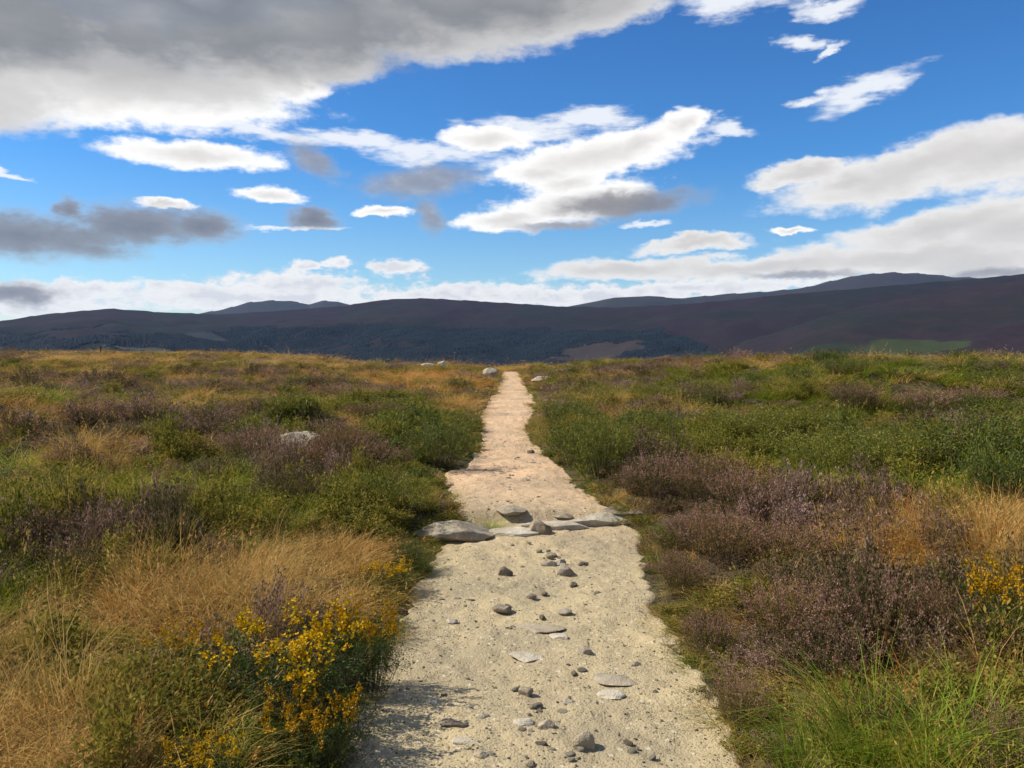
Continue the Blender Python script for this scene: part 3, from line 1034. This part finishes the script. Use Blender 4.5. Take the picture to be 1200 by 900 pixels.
# many small loose stones, individually too small to matter, lying where the path is worn
rng = np.random.default_rng(77)
shapes = [mesh_from('small_stone', *[a for a in (lambda q: (q[0], q[1]))(stone_shape(900 + i, ICO2, 7))], [M[m]], smooth=True) for i, m in enumerate((G1, G2, G3, G2, G2, G1))]
for i in range(75):
    y = 2.9 + 8.5 * rng.random() ** 1.5
    l_, r_ = path_edges(y)
    mid = (l_ + r_) / 2 + .1
    x = float(np.clip(mid + rng.normal(0, .33) * (r_ - l_) * .5, l_ + .1, r_ - .08))
    s = rng.uniform(.008, .021)
    o = link('small_stone', shapes[rng.integers(6)])
    o.scale = (s * rng.uniform(1, 1.7), s * rng.uniform(.8, 1.3), s * rng.uniform(.4, .8))
    o.location = (x, y, surf(x, y) + s * .15)
    o.rotation_euler = (0, 0, rng.uniform(0, 6.28))
    tag(o, 'small loose stone lying on the gravel path', 'stone', 'small loose stones on the path')

# gravel grains
n = 7000
gy = 2.2 + 11 * rng.random(n) ** 1.6
gl, gr = path_edges(gy)
gx = gl + (gr - gl) * rng.random(n)
gz = H(gx, gy) + .012 + .06 * (fbm(gx * 3.2, gy * 3.2, 41) - .5) + .018 * (fbm(gx * 19, gy * 19, 43, 3) - .5)
gsz = .0028 * np.exp(rng.normal(0, .5, n))
pm = []
for i, c in enumerate([((.20, .17, .12), (.45, .38, .26)), ((.45, .40, .29), (.68, .60, .44)), ((.12, .10, .08), (.28, .23, .17))]):
    pm.append(stone_mat('grain %d' % i, *c))
grains = [proto('grain', mesh_from('grain', *stone_shape(950 + i, ico(1), 5), [pm[i % 3]])) for i in range(6)]
scatter('gravel', 'loose grit and gravel scattered over the sandy path', 'gravel', np.stack([gx, gy, gz], 1),
        np.stack([gsz * 1.2, gsz, gsz * .7], 1), np.stack([rng.normal(0, .4, n), rng.normal(0, .4, n), rng.uniform(0, 6, n)], 1),
        rng.random(n), rng.integers(0, 6, n), grains)

# ------------------------------------------------------------------ posts on the brow
def post(px, py_top, py_base, wpx, dist, label):
    d = ray(px, py_base)
    x, y = d[0] / d[1] * dist, dist
    z = Hs(x, y)
    hgt = EYE + ray(px, py_top)[2] / ray(px, py_top)[1] * dist - z
    w = wpx * dist / FPX
    k = 8
    v, f = [], []
    lev = [(0 - .15, 1.0), (hgt * .5, .96), (hgt * .96, .9), (hgt, .55)]
    for zz, s in lev:
        for a in range(k):
            t = a / k * 2 * math.pi
            v.append((math.cos(t) * w / 2 * s + .02 * zz, math.sin(t) * w / 2 * s, zz))
    for i in range(len(lev) - 1):
        for a in range(k):
            f.append((i * k + a, i * k + (a + 1) % k, (i + 1) * k + (a + 1) % k, (i + 1) * k + a))
    v.append((0, 0, hgt + w * .1)); top = len(v) - 1
    quads = list(f) + [((len(lev) - 1) * k + a, (len(lev) - 1) * k + (a + 1) % k, (len(lev) - 1) * k + (a + 2) % k, top) for a in range(0, k, 2)]
    o = link('wooden_post', mesh_from('wooden_post', v, quads, [M['wood']], smooth=False))
    o.location = (x, y, z)
    tag(o, label, 'post', 'wooden posts on the moor edge')


post(118, 405, 416, 1.8, 78, 'thin dark wooden post on the far left moor edge')
post(831, 424, 432, 3.0, 46, 'short pale wooden post on the right moor edge')
post(759, 422, 430, 3.4, 48, 'short stout wooden post on the moor edge right of the path')


# ------------------------------------------------------------------ hills across the valley
def hill_mat(name, heath_c, green_c, mid_c, patches=()):
    m, t = new_mat(name)
    P = t.n('ShaderNodeNewGeometry').outputs['Position']
    a = t.noise(.0022, 6, .62, P)
    b = t.noise(.009, 6, .65, P)
    c = t.mix(t.smooth(a, .40, .6), heath_c, green_c)
    c = t.mix(t.smooth(b, .48, .68), c, mid_c)
    for (x, y, rx, ry, col) in patches:
        mp = t.n('ShaderNodeMapping', vector_type='TEXTURE')
        mp.inputs['Location'].default_value = (x, y, 0)
        mp.inputs['Scale'].default_value = (rx, ry, 1e6)
        t.l(P, mp.inputs[0])
        ln = t.n('ShaderNodeVectorMath', operation='LENGTH')
        t.l(mp.outputs[0], ln.inputs[0])
        q = t.math('ADD', ln.outputs['Value'], t.math('MULTIPLY', t.math('SUBTRACT', b, .5), 1.6))
        mk = t.n('ShaderNodeMapRange'); mk.inputs[1].default_value, mk.inputs[2].default_value = 1.0, .8
        t.l(q, mk.inputs[0])
        c = t.mix(mk.outputs[0], c, col)
    return finish(m, t, c, .95, .05, b, 14, .8)


def hill_fn(sil, r_base, r_ridge, r_back, zbase, seed, amp):
    s = []
    for px, py in sil:
        d = ray(px, py)
        s.append((math.atan2(d[0], d[1]), d[2] / math.hypot(d[0], d[1])))
    s = np.array(s)

    def f(az, r):
        el = np.interp(az, s[:, 0], s[:, 1])
        rid = r_ridge * (1 + .10 * np.sin(az * 5 + seed))
        zr = EYE + el * rid
        t = np.clip((r - r_base) / (rid - r_base), 0, 1)
        x, y = np.sin(az) * r, np.cos(az) * r
        gully = (fbm(x / 420, y / 420, seed, 5) - .5) * amp * np.sin(t * np.pi) ** .8
        up = zbase + (zr - zbase) * (t ** 1.12) + gully
        lim = EYE + (el - .0008) * r
        up = np.where(t < 1, np.minimum(up, np.maximum(lim, zbase)), zr)
        bk = np.clip((r - rid) / (r_back - rid), 0, 1)
        z = np.where(r <= rid, up, zr + (zbase - zr) * bk ** 1.4)
        return z + (fbm(x / 60, y / 60, seed + 5, 3) - .5) * amp * .04
    return f


def hill(name, label, sil, r_base, r_ridge, r_back, zbase, seed, amp, mat, nr=110):
    a0 = math.atan2(ray(*sil[0])[0], ray(*sil[0])[1]); a1 = math.atan2(ray(*sil[-1])[0], ray(*sil[-1])[1])
    az = np.linspace(a0, a1, 420)
    fn = hill_fn(sil, r_base, r_ridge, r_back, zbase, seed, amp)
    r = np.linspace(r_base, r_back, nr)
    A, RR = np.meshgrid(az, r, indexing='ij')
    z = fn(A, RR)
    v = np.stack([np.sin(A) * RR, np.cos(A) * RR, z], -1).reshape(-1, 3)
    o = link(name, mesh_from(name, v, grid_faces(*A.shape)[:, ::-1], [mat], smooth=True))
    tag(o, label, 'hill', kind='structure')
    return fn


HEATH_SHADED, DGREEN_SHADED, DRY_SHADED = (.019, .012, .015), (.013, .015, .012), (.025, .016, .017)  # kept very dark: cloud shadow on the hills is put into these colours
main_sil = [(-900, 360), (-500, 392), (-150, 386), (0, 376), (60, 367), (130, 361), (200, 366), (260, 368), (330, 364), (400, 358), (450, 351),
            (490, 349), (540, 351), (600, 355), (660, 359), (720, 360), (800, 356), (900, 347), (1000, 338), (1080, 331), (1150, 325), (1250, 316), (1500, 322), (1900, 350), (2400, 370)]


def on_hill(px, py, fn, r0, r1):
    d = ray(px, py); hz = math.hypot(d[0], d[1])
    az = math.atan2(d[0], d[1])
    r = np.linspace(r0, r1, 800)
    z = fn(np.full(800, az), r)
    k = np.nonzero(EYE + d[2] / hz * r < z)[0]
    rr = r[k[0]] if len(k) else r1
    return math.sin(az) * rr, math.cos(az) * rr, rr


_fn = hill_fn(main_sil, 1500, 3900, 6500, -175, 3, 150)
pt = []
for px, py, rx, ry, col in ((705, 414, 66, 12, (.036, .028, .025)), (242, 396, 22, 3, (.032, .034, .038)), (200, 415, 70, 4, (.04, .048, .042))):
    x, y, rr = on_hill(px, py, _fn, 1500, 3900)
    y1 = on_hill(px, py - ry, _fn, 1500, 3900)[2]; y0 = on_hill(px, py + ry, _fn, 1500, 3900)[2]
    pt.append((x, y, rx * rr / FPX, max((y1 - y0) / 2, 25), col))
main_fn = hill('hill', 'long dark heather covered ridge across the valley', main_sil, 1500, 3900, 6500, -175, 3, 150,
               hill_mat('heather hillside', HEATH_SHADED, DGREEN_SHADED, DRY_SHADED, pt))
spur_sil = [(800, 440), (840, 420), (870, 400), (910, 389), (955, 374), (1000, 361), (1050, 350), (1100, 341), (1150, 334), (1200, 328), (1300, 318), (1500, 312), (2000, 330), (2600, 380)]
_fn2 = hill_fn(spur_sil, 900, 2700, 3400, -175, 11, 90)
pt2 = []
for px, py, rx, ry, col in ((1050, 412, 80, 6, (.034, .042, .015)), (960, 417, 60, 5, (.020, .026, .012))):
    x, y, rr = on_hill(px, py, _fn2, 900, 2700)
    pt2.append((x, y, rx * rr / FPX, 90, col))
hill('hill', 'reddish heather spur sloping down from the right', spur_sil, 900, 2700, 3400, -175, 11, 90,
     hill_mat('spur hillside', (.023, .0145, .016), (.016, .016, .012), (.029, .018, .019), pt2))  # spur colours likewise darkened, with the cloud shadow put into them
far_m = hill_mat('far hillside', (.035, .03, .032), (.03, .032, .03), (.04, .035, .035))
hill('hill', 'far blue double topped hill beyond the ridge at left', [(150, 380), (215, 370), (262, 362), (290, 354), (315, 351.5), (340, 352), (362, 356), (378, 352), (395, 352.5), (420, 359), (470, 372), (520, 385)], 5200, 6900, 8500, -150, 21, 60, far_m, 50)
hill('hill', 'far grey blue mountain rising behind the ridge at right', [(560, 380), (640, 364), (680, 356), (720, 348), (760, 346.5), (800, 349), (850, 344), (900, 341), (940, 337), (985, 326), (1010, 321), (1045, 318.5), (1085, 320), (1120, 324), (1180, 326), (1300, 318), (1500, 330), (1800, 372)], 5000, 6300, 8500, -150, 23, 80, far_m, 50)


# conifer plantation on the lower slopes: reads as one mass
def conifer(seed):
    rng = np.random.default_rng(seed)
    v, f = [], []
    for lev in range(5):
        z0, z1 = .08 + lev * .17, .08 + lev * .17 + .32
        r0 = .24 * (1 - lev / 5.6)
        k = 7
        o = len(v)
        for a in range(k):
            t = a / k * 6.283 + lev
            q = r0 * rng.uniform(.75, 1.2)
            v.append((math.cos(t) * q, math.sin(t) * q, z0 + rng.uniform(-.03, .03)))
        v.append((0, 0, min(z1, 1)))
        f += [(o + a, o + (a + 1) % k, o + k) for a in range(k)]
    return mesh_from('conifer', v, np.array(f), [M['conifer']])


M['conifer'] = leaf_mat('conifer needles', [(0, (.009, .017, .022)), (.5, (.010, .019, .025)), (1, (.012, .022, .027))], False, .1, .2)
con = [proto('conifer', conifer(700 + i)) for i in range(3)]
rng = np.random.default_rng(88)
n = 220000
faz = rng.uniform(R(-36), R(14), n)
fr = np.sqrt(rng.uniform(1500 ** 2, 3500 ** 2, n))
fz = main_fn(faz, fr)
el = np.degrees(np.arctan2(fz - EYE, fr))
top_px = np.interp(np.degrees(faz), [-36, -30, -24, -16, -10, -5, 0, 4, 6, 8, 10.5, 12, 14], [1.3, 1.2, 1.0, 1.15, 1.2, 1.45, 1.6, 1.5, 1.2, 1.5, 1.3, .6, -.5])
fx, fy = np.sin(faz) * fr, np.cos(faz) * fr
edge = (fbm(fx / 260, fy / 260, 91, 5) - .5) * 2.2
keep = (el < top_px + edge - .15) & (el > -1.9)
rows = fbm(fx / 140, fy / 140, 95, 4)
keep &= rows > .30
for (x, y, rx, ry, col) in pt:
    keep &= np.hypot((fx - x) / rx, (fy - y) / ry) > .85 + 1.2 * (fbm(fx / 90, fy / 90, 97) - .5)
fx, fy, fz = fx[keep], fy[keep], fz[keep]
if len(fx) > 100000: fx, fy, fz = fx[:100000], fy[:100000], fz[:100000]
n = len(fx)
hh = rng.uniform(4, 7, n)
print('conifers', n, 'cover', len(cx))
scatter('conifer_forest', 'dark conifer plantation covering the lower slopes across the valley', 'forest', np.stack([fx, fy, fz - .5], 1),
        np.stack([hh * 2.6, hh * 2.6, hh], 1), np.stack([np.zeros(n), np.zeros(n), rng.uniform(0, 6, n)], 1), rng.random(n), rng.integers(0, 3, n), con)

# ------------------------------------------------------------------ haze
HAZE_DENSITY, HAZE_COLOR = 2.1e-5, (.34, .58, 1.0)
bpy.context.view_layer.update()
zs = [(o.matrix_world @ Vector(c)).z for o in scene.objects if o.type == 'MESH' and o.get('kind') == 'structure' for c in o.bound_box]
hx, z0, z1 = 9100, min(zs) - 1, max(zs) + 12
hv = np.array([(x, y, z) for x in (-hx, hx) for y in (-hx, hx) for z in (z0, z1)], float)
hf = np.array([(0, 1, 3, 2), (4, 6, 7, 5), (0, 4, 5, 1), (2, 3, 7, 6), (0, 2, 6, 4), (1, 5, 7, 3)])
m, t = new_mat('thin blue air')
out = t.n('ShaderNodeOutputMaterial')
pv = t.n('ShaderNodeVolumePrincipled')
pv.inputs['Color'].default_value = (*HAZE_COLOR, 1)
pv.inputs['Density'].default_value = HAZE_DENSITY
pv.inputs['Anisotropy'].default_value = .1
t.l(pv.outputs[0], out.inputs['Volume'])
haze = link('haze', mesh_from('haze', hv, hf, [m]))
tag(haze, 'thin bluish air that fades the far hills', 'haze', kind='stuff')

# ------------------------------------------------------------------ sun and sky
SUN_EL, SUN_AZ = R(44), R(-84)            # azimuth from +Y, towards +X: the sun stands left, a little ahead
sun_d = bpy.data.lights.new('sun', 'SUN')
sun_d.energy, sun_d.angle, sun_d.color = 5.0, R(.5), (1.0, .93, .82)
sun = bpy.data.objects.new('sun', sun_d)
COL.objects.link(sun)
to_sun = Vector((math.sin(SUN_AZ) * math.cos(SUN_EL), math.cos(SUN_AZ) * math.cos(SUN_EL), math.sin(SUN_EL)))
sun.rotation_euler = to_sun.to_track_quat('Z', 'Y').to_euler()
sun.location = (-30, 20, 60)

world = bpy.data.worlds.new('World')
scene.world = world
world.use_nodes = True
world.node_tree.nodes.clear()
t = NT(world.node_tree)
SKY = .10
sky = t.n('ShaderNodeTexSky', sky_type='NISHITA', sun_disc=False, sun_elevation=SUN_EL, sun_rotation=SUN_AZ,
          altitude=500, air_density=1.0, dust_density=.4, ozone_density=2.5)
tc = t.n('ShaderNodeTexCoord').outputs['Generated']
sep = t.n('ShaderNodeSeparateXYZ'); t.l(tc, sep.inputs[0])
AZ = t.math('ARCTAN2', sep.outputs[0], sep.outputs[1])
EL_ = t.math('ARCSINE', sep.outputs[2])
# deep clean-air blue overhead, paler to the horizon
tint = t.ramp(t.math('MULTIPLY', EL_, 1.6), [(0, (1.0, 1.0, 1.0)), (.12, (.70, .93, 1.06)), (.35, (.33, .75, 1.12)), (.7, (.26, .62, 1.02)), (1, (.25, .6, .95))])
blue = t.mix(1.0, sky.outputs[0], tint, 'MULTIPLY')

pos = t.n('ShaderNodeCombineXYZ')
t.l(AZ, pos.inputs[0]); t.l(EL_, pos.inputs[1])


def vnoise2(scale, sx, sy, off, detail=5, rough=.55):
    mp = t.n('ShaderNodeMapping')
    mp.inputs['Scale'].default_value = (sx, sy, 1)
    mp.inputs['Location'].default_value = (off, off * .37, 0)
    t.l(pos.outputs[0], mp.inputs[0])
    nd = t.n('ShaderNodeTexNoise', noise_dimensions='2D')
    nd.inputs['Scale'].default_value, nd.inputs['Detail'].default_value, nd.inputs['Roughness'].default_value = scale, detail, rough
    t.l(mp.outputs[0], nd.inputs['Vector'])
    return nd


def warped(amount_x, amount_y, scale, sx, sy, off, detail=5):
    nd = vnoise2(scale, sx, sy, off, detail, .6)
    a = t.n('ShaderNodeVectorMath', operation='SUBTRACT'); t.l(nd.outputs['Color'], a.inputs[0]); a.inputs[1].default_value = (.5, .5, .5)
    b = t.n('ShaderNodeVectorMath', operation='MULTIPLY'); t.l(a.outputs[0], b.inputs[0]); b.inputs[1].default_value = (amount_x, amount_y, 0)
    c = t.n('ShaderNodeVectorMath', operation='ADD'); t.l(b.outputs[0], c.inputs[0]); t.l(pos.outputs[0], c.inputs[1])
    return c.outputs[0]


WARP = warped(.10, .042, 9, 1, 2.2, 3.1)
WARPS = warped(.035, .016, 26, 1, 2.0, 8.7, 4)


def blob(cx_, cy_, rx, ry, rot, vec):
    """1 in a cloud's heart, 0 on its rim, negative outside"""
    d = ray(cx_, cy_)
    az, el = math.atan2(d[0], d[1]), math.atan2(d[2], math.hypot(d[0], d[1]))
    mp = t.n('ShaderNodeMapping', vector_type='TEXTURE')
    mp.inputs['Location'].default_value = (az, el, 0)
    mp.inputs['Rotation'].default_value = (0, 0, R(rot))
    mp.inputs['Scale'].default_value = (rx / FPX * math.cos(az) ** 1.0, ry / FPX * math.cos(az), 1)
    t.l(vec, mp.inputs[0])
    ln = t.n('ShaderNodeVectorMath', operation='LENGTH'); t.l(mp.outputs[0], ln.inputs[0])
    return t.math('SUBTRACT', 1.0, ln.outputs['Value'])


def after(vec, prev):
    """the same vector, but worked out after prev: keeps the shader's memory small with this many clouds"""
    nd = t.n('ShaderNodeVectorMath', operation='MULTIPLY_ADD')
    t.l(prev, nd.inputs[0]); nd.inputs[1].default_value = (1e-9,) * 3; t.l(vec, nd.inputs[2])
    return nd.outputs[0]


def field(lst, vec, prev):
    f = None
    for b in lst:
        q = blob(*b, after(vec, f if f is not None else prev))
        f = q if f is None else t.math('SMOOTH_MAX', f, q, .12)
    return f


WHITE = [(228, 182, 108, 16, 1), (316, 229, 48, 11, 0), (448, 248, 36, 7, 3), (196, 239, 34, 6, 0),
         (575, 163, 60, 15, 0),
         (690, 186, 125, 26, 8), (800, 146, 36, 20, 15), (750, 168, 60, 20, 20), (635, 204, 66, 17, 0),
         (668, 240, 105, 24, 9), (668, 214, 50, 16, 10), (600, 257, 78, 13, 4), (120, 114, 240, 32, 3), (30, 106, 90, 36, 0), (330, 100, 60, 22, 0), (930, 270, 32, 5, 0)]
WISP = [(865, 2, 84, 15, 0), (960, 9, 44, 10, 0), (940, 50, 26, 10, -12), (976, 57, 9, 12, 0), (1012, 106, 62, 17, 18), (950, 118, 30, 7, 0),
        (15, 206, 36, 5, 0), (350, 269, 66, 4, 2), (300, 152, 130, 12, -6), (420, 166, 90, 14, -8), (500, 180, 90, 14, 0), (690, 139, 56, 14, 0), (620, 150, 80, 14, 0), (850, 145, 40, 8, -5), (760, 263, 30, 4, 0)]
LOWW = [(330, 333, 100, 18, 4), (290, 348, 220, 20, 0), (40, 352, 120, 24, 0), (110, 340, 60, 14, 0), (560, 346, 150, 16, 0), (690, 348, 170, 13, 0), (800, 338, 240, 11, 2),
        (465, 315, 34, 13, 0), (395, 308, 18, 7, 0), (365, 312, 20, 8, 0), (-120, 345, 160, 30, 0), (1320, 300, 150, 40, 0)]
CREAM = [(1085, 192, 170, 32, 11), (1180, 182, 110, 42, 8), (930, 208, 62, 15, 4), (1000, 214, 60, 13, 3), (1110, 263, 140, 27, 8), (1195, 268, 110, 50, 0), (815, 289, 78, 9, 2),
         (1050, 302, 220, 24, 3), (890, 311, 170, 15, 2), (740, 318, 110, 15, 0), (1150, 305, 130, 30, 0), (1300, 240, 160, 60, 8)]
GREYL = [(105, 66, 250, 46, -3), (385, 58, 72, 40, 8), (600, 14, 190, 42, 8), (500, 30, 110, 38, 0), (300, 66, 110, 34, 0), (-120, 70, 200, 80, 0), (700, 4, 80, 30, 5)]
GREY = [(170, 14, 280, 62, -3), (330, 12, 260, 62, 0), (560, -6, 190, 48, 4), (-60, 10, 200, 70, 0), (250, -60, 600, 70, 0)]
DARK = [(35, 276, 130, 30, 0), (160, 264, 100, 26, 2), (235, 266, 50, 22, 0), (84, 246, 22, 14, 0), (366, 257, 32, 14, 0), 
        (735, 239, 90, 17, 4), (14, 345, 54, 15, 0)]
FAINT = [(495, 213, 78, 20, 8), (368, 188, 40, 18, -30), (505, 254, 18, 24, 25), (940, 322, 75, 6, 0), (1165, 320, 70, 9, 3), (655, 264, 60, 6, 2)]

n_soft = vnoise2(14, 1, 2.4, 1.7, 6, .6).outputs['Fac']
n_fine = vnoise2(40, 1, 1.9, 5.2, 5, .6).outputs['Fac']
n_big = vnoise2(5, 1, 2.6, 9.3, 5, .55).outputs['Fac']
n_streak = vnoise2(16, 1, 5, 12.3, 5, .6).outputs['Fac']
K = .80 / SKY


def layer(base, f, lo, hi, amp, noise, col, op=1.0):
    g = t.math('ADD', f, t.math('MULTIPLY', t.math('SUBTRACT', noise, .5), amp))
    a = t.smooth(g, lo, hi)
    if op != 1.0: a = t.math('MULTIPLY', a, op)
    return t.mix(a, base, col), g


def shade(f, stops):
    """cloud colour by how deep one looks into it"""
    return t.ramp(f, [(p, tuple(q * K for q in c)) for p, c in stops])


c = blue
fw = field(LOWW, WARPS, c)
depth = t.math('ADD', t.math('MULTIPLY', fw, .5), n_soft)
c, _ = layer(c, fw, -.15, .40, 1.5, n_fine, shade(t.math('ADD', depth, t.math('MULTIPLY', t.math('SUBTRACT', n_fine, .5), .9)), [(.25, (.62, .65, .72)), (.45, (.80, .81, .84)), (.65, (.95, .94, .92)), (.9, (.84, .82, .82)), (1, (.74, .74, .77))]), .95)
fc = field(CREAM, WARP, c)
depth = t.math('ADD', t.math('MULTIPLY', fc, .7), t.math('MULTIPLY', n_soft, .55))
c, _ = layer(c, fc, -.16, .30, .9, t.math('ADD', t.math('MULTIPLY', n_soft, .6), t.math('MULTIPLY', n_fine, .4)), shade(depth, [(.15, (.98, .98, .97)), (.45, (.86, .84, .81)), (.75, (.71, .68, .65)), (1, (.64, .62, .60))]), .97)
fi = field(WISP, WARP, c)
c, _ = layer(c, fi, -.15, .65, 1.3, n_streak, (.92 * K, .94 * K, .97 * K), .88)
fb = field(WHITE, WARPS, c)
depth = t.math('ADD', t.math('MULTIPLY', fb, .7), t.math('MULTIPLY', n_soft, .4))
n_edge = t.math('ADD', t.math('MULTIPLY', n_soft, .6), t.math('MULTIPLY', n_fine, .4))
c, _ = layer(c, fb, -.14, .32, 1.2, n_edge, shade(depth, [(.1, (.88, .91, .96)), (.32, (1.08, 1.07, 1.05)), (.52, (.98, .96, .93)), (.75, (.82, .79, .76)), (1, (.72, .69, .66))]), .98)
fg = field(GREYL, WARPS, c)
depth = t.math('ADD', t.math('MULTIPLY', fg, .6), t.math('MULTIPLY', n_big, .7))
c, _ = layer(c, fg, -.14, .28, .8, t.math('ADD', t.math('MULTIPLY', n_soft, .6), t.math('MULTIPLY', n_fine, .4)), shade(depth, [(.2, (.95, .95, .94)), (.42, (.70, .69, .68)), (.8, (.50, .49, .48))]), .97)
fk = field(GREY, WARP, c)
depth = t.math('ADD', t.math('MULTIPLY', fk, .45), t.math('MULTIPLY', n_big, .8))
c, _ = layer(c, fk, -.05, .6, .9, t.math('ADD', t.math('MULTIPLY', n_soft, .7), t.math('MULTIPLY', n_fine, .3)), shade(depth, [(.25, (.50, .50, .50)), (.45, (.335, .345, .36)), (.65, (.235, .25, .27)), (.85, (.30, .31, .325)), (1, (.38, .385, .39))]), .95)
fd = field(DARK, WARPS, c)
depth = t.math('ADD', t.math('MULTIPLY', fd, .45), t.math('ADD', t.math('MULTIPLY', n_soft, .35), t.math('MULTIPLY', n_fine, .3)))
c, _ = layer(c, fd, -.25, .60, 1.1, t.math('ADD', t.math('MULTIPLY', n_soft, .55), t.math('MULTIPLY', n_fine, .45)), shade(depth, [(.2, (.52, .52, .54)), (.5, (.28, .275, .29)), (.8, (.19, .19, .21))]), .9)
ff_ = field(FAINT, WARPS, c)
c, _ = layer(c, ff_, -.2, .7, .8, n_soft, shade(t.math('ADD', n_fine, t.math('MULTIPLY', ff_, .4)), [(.3, (.50, .52, .56)), (.6, (.37, .38, .42)), (.85, (.31, .32, .36))]), .85)
# broken cloud over the rest of the sky, outside the view
side = t.smooth(t.math('ABSOLUTE', AZ), .75, 1.0)
up = t.smooth(EL_, .50, .66)
rest = t.math('MAXIMUM', side, up)
oc = t.math('MULTIPLY', t.smooth(n_big, .50, .62), rest)
c = t.mix(oc, c, shade(n_soft, [(.3, (.9, .9, .9)), (.6, (.6, .6, .6))]))
bg = t.n('ShaderNodeBackground')
bg.inputs['Strength'].default_value = SKY
t.l(c, bg.inputs['Color'])
wo = t.n('ShaderNodeOutputWorld')
t.l(bg.outputs[0], wo.inputs['Surface'])
world.cycles.sampling_method = 'MANUAL'
world.cycles.sample_map_resolution = 512

# ------------------------------------------------------------------ picture
vs = scene.view_settings
vs.view_transform, vs.look, vs.exposure, vs.gamma = 'Standard', 'None', 0.4, 1.0
cyc = scene.cycles
cyc.max_bounces, cyc.diffuse_bounces, cyc.transmission_bounces, cyc.transparent_max_bounces, cyc.volume_bounces = 4, 2, 3, 8, 0
cyc.use_denoising = True
cyc.use_adaptive_sampling, cyc.adaptive_threshold = True, .02
